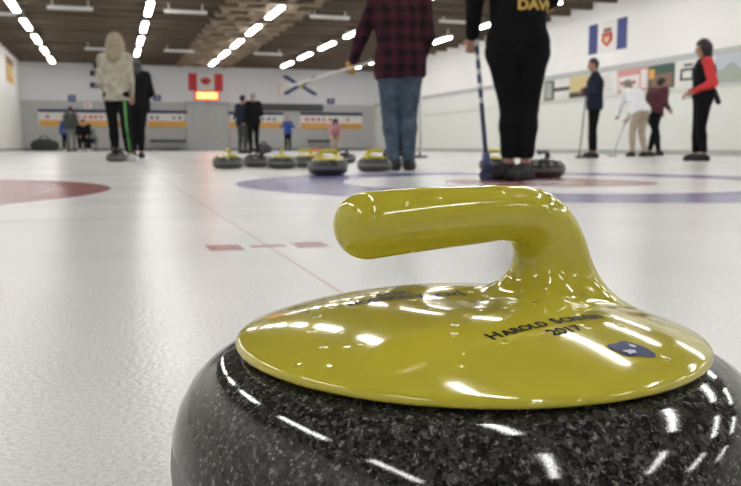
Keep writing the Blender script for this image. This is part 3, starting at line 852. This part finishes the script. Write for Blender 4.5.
    link('trousers', blob('trousers', tr, h, .03, cut=lambda P, D: np.maximum(D, ankle * sc - P[..., 2]) if J['ankL'][2] < .3 else D), M[legs], root)
    for S in 'LR':
        a, t = J['ank' + S], J['toe' + S]
        d = t - a; d[2] = 0; d /= max(np.linalg.norm(d), 1e-6)
        hz = max(t[2], .03)
        sh = [('c', a - d * .045 + V3(0, 0, hz + .005 - a[2]), a + d * .09 + V3(0, 0, hz + .005 - a[2]), .044, .050, .03), ('c', a + d * .09 + V3(0, 0, hz + .008 - a[2]), t + V3(0, 0, hz - t[2]), .050, .040, .03), ('c', a - V3(0, 0, .02), a + d * .05 - V3(0, 0, .035), .050, .050, .03)]
        zb = hz - .03
        link('shoe', blob('shoe', sh, min(h, .01), .03, cut=lambda P, D: np.maximum(D, zb - P[..., 2])), M[shoes], root)
    # hair
    hm, st = hair
    if st == 'short': hp_ = [('c', hd + up * .035 - look * .018, hd + up * .02 - look * .03, .091, .088), ('c', hd - look * .045, hd - up * .05 - look * .04, .06, .045)]
    elif st == 'bob': hp_ = [('c', hd + up * .045 - look * .015, hd + up * .01 - look * .03, .098, .10), ('c', hd - look * .05, hd - up * .12 - look * .045, .085, .07), ('c', hd + sd * .065 - look * .02, hd + sd * .06 - up * .11 - look * .02, .04, .035), ('c', hd - sd * .065 - look * .02, hd - sd * .06 - up * .11 - look * .02, .04, .035)]
    elif st == 'hood': hp_ = [('c', hd + up * .05 - look * .03, hd - up * .03 - look * .045, .105, .115), ('c', hd - look * .05, hd - up * .20 - look * .06, .10, .10), ('c', hd - sd * .07, hd - sd * .08 - up * .18, .06, .07), ('c', hd + sd * .07, hd + sd * .08 - up * .18, .06, .07)]
    def hcut(P, D):
        fr = (P - hd) @ look; v = (P - hd) @ up
        return np.maximum(D, np.where(v < .055, fr - (.03 if st == 'short' else .045), fr - .085))
    link({'short': 'hair', 'bob': 'hair', 'hood': 'hood'}[st], blob('hair', hp_, min(h, .012), .03, cut=hcut), M[hm], root)
    if h < .02:
        for s in (-1, 1):
            e_ = hd + look * .080 + up * .016 + sd * s * .030
            link('eye', blob('eye', [('c', e_, e_ + look * .001, .009, .009)], .003, .002), M['letter'], root)
    if extra: extra(root, J)
    return root, J

def broom(label, foot, top, head_dir=(1, 0, 0), shaft='broomw', headm='broomb', pad='pad', rad=.013, headw=.10, tops=None, group='curling brooms'):
    foot = Vector(foot); top = Vector(top)
    t = empty('broom', foot, label=label, cat='broom')
    T = top - foot; d = T.normalized()
    hd = Vector(head_dir).normalized()
    o = obj('shaft', tube(bmesh.new(), [d * .05, T * .5, T], rad, 12), M[shaft], t, smooth=True)
    side = d.cross(hd).normalized() if abs(d.dot(hd)) < .99 else Vector((0, 1, 0))
    bm = bmesh.new(); bx(bm, (-headw, -.032, .018), (headw, .032, .045), .008)
    tube(bm, [(0, 0, .03), d * .10], .02, 10)
    ang = math.atan2(hd.y, hd.x)
    ho = obj('broom_head', bm, M[headm], t); pd = obj('pad', bx(bmesh.new(), (-headw * .95, -.028, 0), (headw * .95, .028, .02), .006), M[pad], ho)
    R = Matrix.Rotation(ang, 4, 'Z')
    ho.data.transform(R); pd.data.transform(R)
    return t

# man in the plaid shirt, seen from behind
zc = 7.2; C0 = gx(400, zc, 0)
ppose = dict(pelvis=(0, 0, .95), chest=(-.02, .02, 1.30), neck=(-.03, .03, 1.50), head=(-.03, .06, 1.65),
             hipL=(-.09, 0, .90), hipR=(.085, 0, .90), kneL=(-.09, .03, .50), kneR=(.075, .02, .50), ankL=(-.055, -.02, .09), ankR=(.075, -.02, .09),
             toeL=(-.11, .10, .03), toeR=(.10, .17, .03),
             shL=(-.21, 0, 1.43), shR=(.19, 0, 1.43), elL=(-.34, .06, 1.15), elR=(.235, .03, 1.14), wrL=(-.41, .22, .955), wrR=(.18, .20, .95))
pr, PJ = person('person seen from behind in a red and black plaid shirt and blue jeans', C0, 1.75, 0, ppose, 'plaid', 'jeans', 'shoe', ('hair_g', 'short'), bulk=1.20, hem=.79, h=.012,
       curl=(.9, .6), glove=('glove', 'glove'), ankle=.05, legw=1.12)
hw_ = pr.matrix_basis @ Vector(PJ['wrL']) + Vector((0, 0, -.07))
b0 = gx(283, 8.0, .765)
br = empty('broom', b0, label='pale broom held out level in the tan glove of the plaid shirt man', cat='broom')
hand_pt = gx(352, 7.42, .905)
T = hand_pt - b0; E_ = T + T.normalized() * .28
obj('shaft', tube(bmesh.new(), [T.normalized() * .02, T, E_], .014, 12), M['broomw'], br, smooth=True)
bm = bmesh.new(); bx(bm, (-.03, -.035, -.085), (.0, .035, .055), .01); ho = obj('broom_head', bm, M['broomw'], br)
obj('pad', bx(bmesh.new(), (-.05, -.03, -.08), (-.03, .03, .05), .008), M['pad'], ho)

# person in black with the blue broom
zc = 5.12; C1 = gx(513, zc, 0)
def gold_text(root, J):
    bpy.context.view_layer.update()
    jk = [c for c in root.children if c.name.startswith('jacket')][0]
    bv = BVHTree.FromPolygons([v.co.copy() for v in jk.data.vertices], [tuple(p.vertices) for p in jk.data.polygons])
    b = text_bm('DAVE', .082, 1.1); refine(b, .02)
    for v in b.verts:
        x, z = v.co.x + .100, v.co.y + 1.020
        hit = bv.ray_cast(Vector((x, -.6, z)), Vector((0, 1, 0)))
        yy = hit[0].y - .004 if hit[0] else -.05
        v.co = Vector((x, yy, z))
    for f in b.faces:
        f.normal_update()
        if f.normal.y > 0: f.normal_flip()
    obj('lettering', b, M['gold'], jk)
bpose = dict(pelvis=(.01, 0, .88), chest=(.02, .02, 1.26), neck=(.01, .03, 1.46), head=(.0, .06, 1.60),
             hipL=(-.085, 0, .78), hipR=(.110, 0, .78), kneL=(-.020, .03, .45), kneR=(.085, .02, .45), ankL=(-.032, -.02, .09), ankR=(.068, -.03, .09),
             toeL=(-.18, -.05, .03), toeR=(-.04, -.18, .03),
             shL=(-.20, 0, 1.38), shR=(.21, 0, 1.38), elL=(-.255, 0, 1.10), elR=(.23, .10, 1.12), wrL=(-.255, .08, .89), wrR=(.12, .24, 1.02))
pb, BJ = person('person seen from behind in black jacket with gold lettering and black leggings', C1, 1.75, 0, bpose, 'black', 'black', 'shoe', ('hair_d', 'bob'), bulk=1.0, hem=.80, h=.011,
       curl=(.85, .6), legw=.98, ankle=.135, foot=1.0, hemr=.100, extra=gold_text)
bt = gx(474.5, 5.2, .98); bf = gx(488, 5.06, .0)
bb = broom('blue broom with patterned shaft held upright beside black leggings', bf, bt, (cy_, -sy_, 0), 'broomb', 'broomb', 'broomb', .014, .045)
for k in range(5):
    t = .48 + .09 * k; T = bt - bf
    obj('pale_band', tube(bmesh.new(), [T * t, T * (t + .035)], .0148, 12), M['broomw'], bb, smooth=True)
obj('blue_collar', tube(bmesh.new(), [(0, 0, .04), (bt - bf) * .17], [.035, .024], 12), M['broomb'], bb, smooth=True)

# couple on the left
def stripe(root, J):
    for S, sg in (('R', 1),):
        a, k, f = J['hip' + S], J['kne' + S], J['ank' + S]
        o1 = V3(.045, -.055, 0)
        obj('green_stripe', tube(bmesh.new(), [Vector(a + V3(.05, -.085, -.05)), Vector(k + V3(.025, -.058, 0)), Vector(f + V3(.015, -.045, .06))], [.017, .015, .014], 8), M['green'], root, smooth=True)
cpose = dict(hipL=(-.09, 0, .92), kneL=(-.06, .02, .5), ankL=(-.03, -.02, .09), kneR=(.12, 0, .5), ankR=(.17, -.02, .09), toeL=(-.06, .14, .03), toeR=(.2, .14, .03),
             wrL=(-.16, .16, .93), elL=(-.22, 0, 1.13), wrR=(.16, .18, .95), elR=(.21, 0, 1.13))
person('person in a cream hooded jacket and black trousers with green stripe', gx(118.5, 11.55), 1.72, 0, cpose, 'cream', 'black', 'shoew', ('hair_b', 'hood'), bulk=.93, hem=.85, skirt=.04, extra=stripe)
person('person in dark clothes standing close beside the cream jacket', gx(138, 14.6), 1.76, 15, dict(wrL=(-.1, .2, 1.0), wrR=(.15, .2, 1.0), ankR=(.06, -.02, .09), ankL=(-.06, -.02, .09), toeL=(-.09, .16, .03), toeR=(.08, .16, .03),
       kneL=(-.07, .02, .5), kneR=(.07, .02, .5), neck=(0, .09, 1.48), head=(0, .17, 1.57)), 'black', 'black', 'shoe', ('hair_d', 'hood'), bulk=1.3, hem=.8)

# person hidden behind the plaid shirt with an upright broom
person('person in navy mostly hidden behind the plaid shirt and jeans', gx(401, 15.6), 1.62, 180, dict(wrL=(-.33, .10, 1.36), elL=(-.30, .02, 1.2), kneL=(-.05, .02, .5), ankL=(-.04, -.02, .09), kneR=(.05, .02, .5), ankR=(.04, -.02, .09),
       toeL=(-.05, .15, .03), toeR=(.05, .15, .03)), 'navy', 'navy', 'shoe', glove=('broomd', None), curl=(.9, .6))
broom('upright broom with black grip standing right of the blue jeans', gx(420, 15.3), gx(420, 15.45, 1.48), (1, 0, 0), 'metal', 'broomd', 'broomd', .018, .13)
# curler in navy at the right, arms folded, facing left
person('person in navy jacket and black trousers standing sideways with folded arms', gx(593, 14.9), 1.76, 75, dict(ankL=(-.06, -.02, .09), ankR=(.06, .03, .09), kneL=(-.07, .02, .5), kneR=(.07, .03, .5), toeL=(-.08, .16, .03), toeR=(.08, .2, .03),
       elL=(-.24, .06, 1.16), wrL=(-.04, .17, 1.22), elR=(.24, .06, 1.16), wrR=(.04, .20, 1.18), head=(0, .05, 1.645), look=(-.3, 1, 0)), 'navy', 'black', 'shoe', ('hair_d', 'short'), bulk=1.22)
broom('thin broom leaning on the folded arms of the navy-clad curler', gx(579, 14.7), gx(586, 14.65, 1.10), (1, 0, 0), 'broomd', 'broomd', 'broomd', .010, .06)
# white jacket, bending with broom
person('person in a white jacket and beige trousers bending over a broom', gx(636, 17.0), 1.75, 22, dict(pelvis=(0, -.08, .93), chest=(0, .12, 1.22), neck=(0, .24, 1.36), head=(0, .33, 1.46), hipL=(-.09, -.08, .9), hipR=(.09, -.08, .9),
       kneL=(-.1, .02, .5), kneR=(.1, -.02, .5), ankL=(-.1, .0, .09), ankR=(.12, -.12, .09), toeL=(-.1, .2, .03), toeR=(.12, .07, .03), shL=(-.18, .17, 1.31), shR=(.18, .17, 1.31),
       elL=(-.22, .28, 1.05), wrL=(-.15, .42, .86), elR=(.22, .26, 1.05), wrR=(.12, .44, .80), look=(0, 1, -.5)), 'whitefab', 'beige', 'shoe', ('hair_g', 'short'), bulk=1.15)
broom('thin broom reaching down left of the white-jacketed curler', gx(612, 17.3), gx(629, 17.35, .90), (1, 0, 0), 'metal', 'broomw', 'pad', .014, .11)
person('person in maroon jacket and black trousers stepping away to the right', gx(652.5, 17.4), 1.78, -60, dict(pelvis=(0, -.05, .93), chest=(0, .06, 1.23), neck=(0, .12, 1.38), head=(0, .18, 1.50), hipL=(-.09, -.05, .9), hipR=(.09, -.05, .9),
       kneL=(-.1, .20, .52), ankL=(-.1, .28, .12), toeL=(-.1, .45, .04), kneR=(.1, -.08, .50), ankR=(.1, -.22, .09), toeR=(.1, -.06, .03), shL=(-.18, .09, 1.33), shR=(.18, .09, 1.33),
       elL=(-.24, .02, 1.08), wrL=(-.2, .2, .98), elR=(.24, .02, 1.08), wrR=(.2, .2, .98)), 'maroon', 'black', 'shoe', ('hair_d', 'short'), bulk=1.3)
# woman with red sleeves
def pouch(root, J):
    link('glove_in_pocket', blob('glove', [('c', (.10, -.17, 1.00), (.10, -.23, .84), .035, .04)], .01), M['shoe'], root)
person('person in black vest with red sleeves standing sideways, dark bobbed hair', gx(700, 11.8), 1.68, 80, dict(ankL=(-.05, -.04, .09), ankR=(.05, .06, .09), kneL=(-.06, .02, .5), kneR=(.06, .05, .5), toeL=(-.06, .14, .03), toeR=(.06, .24, .03),
       elL=(-.24, -.08, 1.13), wrL=(-.14, .14, 1.02), elR=(.24, -.08, 1.13), wrR=(.14, .16, 1.02)), 'black', 'black', 'shoe', ('hair_d', 'bob'), sleeve='redfab', bulk=1.2, extra=pouch, hem=.93)
# far people
FARG = 'people far down the ice'
person('tall dark-clad person in a cap, left of the pair far down the ice', gx(243, 24.8), 1.72, -30, dict(wrL=(-.2, .2, 1.1)), 'navy', 'dgreen', 'shoe', h=.02, bulk=1.15, group=FARG)
person('grey-haired person in black, right of the pair far down the ice', gx(254, 24.4), 1.78, 30, dict(wrR=(.2, .2, 1.1)), 'black', 'black', 'shoe', ('hair_g', 'short'), h=.02, bulk=1.15, group=FARG)
person('small distant person in a bright blue shirt before the back wall', gx(288, 39.5), 1.62, 180, dict(elL=(-.32, 0, 1.2), elR=(.32, 0, 1.2), wrL=(-.22, .12, 1.3), wrR=(.22, .12, 1.3)), 'bluefab', 'black', 'shoe', ('hair_g', 'short'), h=.025, group=FARG)
person('distant person with black hair and pink top bending behind the stones', gx(335, 30), 1.70, 190, dict(pelvis=(0, -.1, .62), chest=(0, .05, .88), neck=(0, .14, 1.0), head=(0, .2, 1.1), hipL=(-.1, -.1, .58), hipR=(.1, -.1, .58), kneL=(-.14, .25, .5), kneR=(.14, .25, .5),
       ankL=(-.12, .1, .09), ankR=(.12, .1, .09), toeL=(-.12, .28, .03), toeR=(.12, .28, .03), shL=(-.18, .1, .98), shR=(.18, .1, .98), elL=(-.22, .2, .75), elR=(.22, .2, .75), wrL=(-.16, .36, .62), wrR=(.16, .36, .62)),
       'pink', 'beige', 'shoe', ('hair_d', 'bob'), h=.025, hem=.5, group=FARG)
person('distant person in a grey-green coat standing before the leftmost board', gx(72, 33), 1.78, 30, dict(), 'dgreen', 'tealgrey', 'shoe', ('hair_d', 'short'), h=.025, group=FARG)
person('distant person in bright blue top left of the grey-green coat', gx(66.5, 34.5), 1.45, 20, dict(), 'bluefab', 'black', 'shoew', ('hair_d', 'short'), h=.025, group=FARG)
sit = dict(pelvis=(0, -.05, .50), chest=(0, .06, .82), neck=(0, .12, .98), head=(0, .17, 1.10), hipL=(-.1, -.05, .48), hipR=(.1, -.05, .48), kneL=(-.16, .32, .50), kneR=(.16, .32, .50), ankL=(-.14, .26, .09), ankR=(.14, .26, .09),
           toeL=(-.14, .45, .03), toeR=(.14, .45, .03), shL=(-.18, .08, .92), shR=(.18, .08, .92), elL=(-.24, .16, .68), elR=(.24, .16, .68), wrL=(-.14, .34, .60), wrR=(.14, .34, .60))
person('seated distant person in dark coat beside the grey-green coat', gx(84, 32), 1.80, 200, sit, 'black', 'black', 'shoew', ('hair_d', 'short'), h=.025, hem=.4, bulk=1.2, group=FARG)
person('seated distant person in dark green leaning right near the leftmost board', gx(93, 33.5), 1.60, 150, sit, 'tealgrey', 'black', 'shoew', ('hair_d', 'short'), h=.025, hem=.4, bulk=1.2, group=FARG)
# stools for the seated pair, bags on the ice
for px, zc, l in ((84, 32.15, 'dark stool under the seated person in dark coat'), (93, 33.6, 'dark stool under the seated person in dark green')):
    t = empty('stool', gx(px, zc), -YAW, label=l, cat='stool')
    obj('seat', bx(bmesh.new(), (-.16, -.16, .34), (.16, .16, .40), .01), M['dgrey'], t)
    for a in (-1, 1):
        for b in (-1, 1): obj('leg', bx(bmesh.new(), (a * .13 - .015, b * .13 - .015, 0), (a * .13 + .015, b * .13 + .015, .34)), M['dgrey'], t)
def bag(px, zc, w, hh, label, m='dgrey'):
    t = empty('duffel_bag', gx(px, zc), -YAW, label=label, cat='bag')
    link('bag_body', blob('bag_body', [('c', (-w, 0, hh * .42), (w, 0, hh * .42), hh * .4, hh * .4), ('c', (-w * .6, .0, hh * .55), (w * .5, 0, hh * .6), hh * .4, hh * .36)], .02, .05, cut=lambda P, D: np.maximum(D, .005 - P[..., 2])), M[m], t)
    obj('strap', tube(bmesh.new(), [(-w * .6, -.05, hh * .85), (-w * .3, -.06, hh * 1.15), (w * .3, -.06, hh * 1.15), (w * .6, -.05, hh * .85)], .03, 8), M['dgrey'], t, smooth=True)
bag(45, 38.5, .42, .60, 'dark heap of a bag on the ice by the back left corner', 'dgreen')
bag(264, 25.5, .14, .30, 'small black bag beside the pair far down the ice')
print('verts', sum(len(o.data.vertices) for o in scn.objects if o.type == 'MESH'))
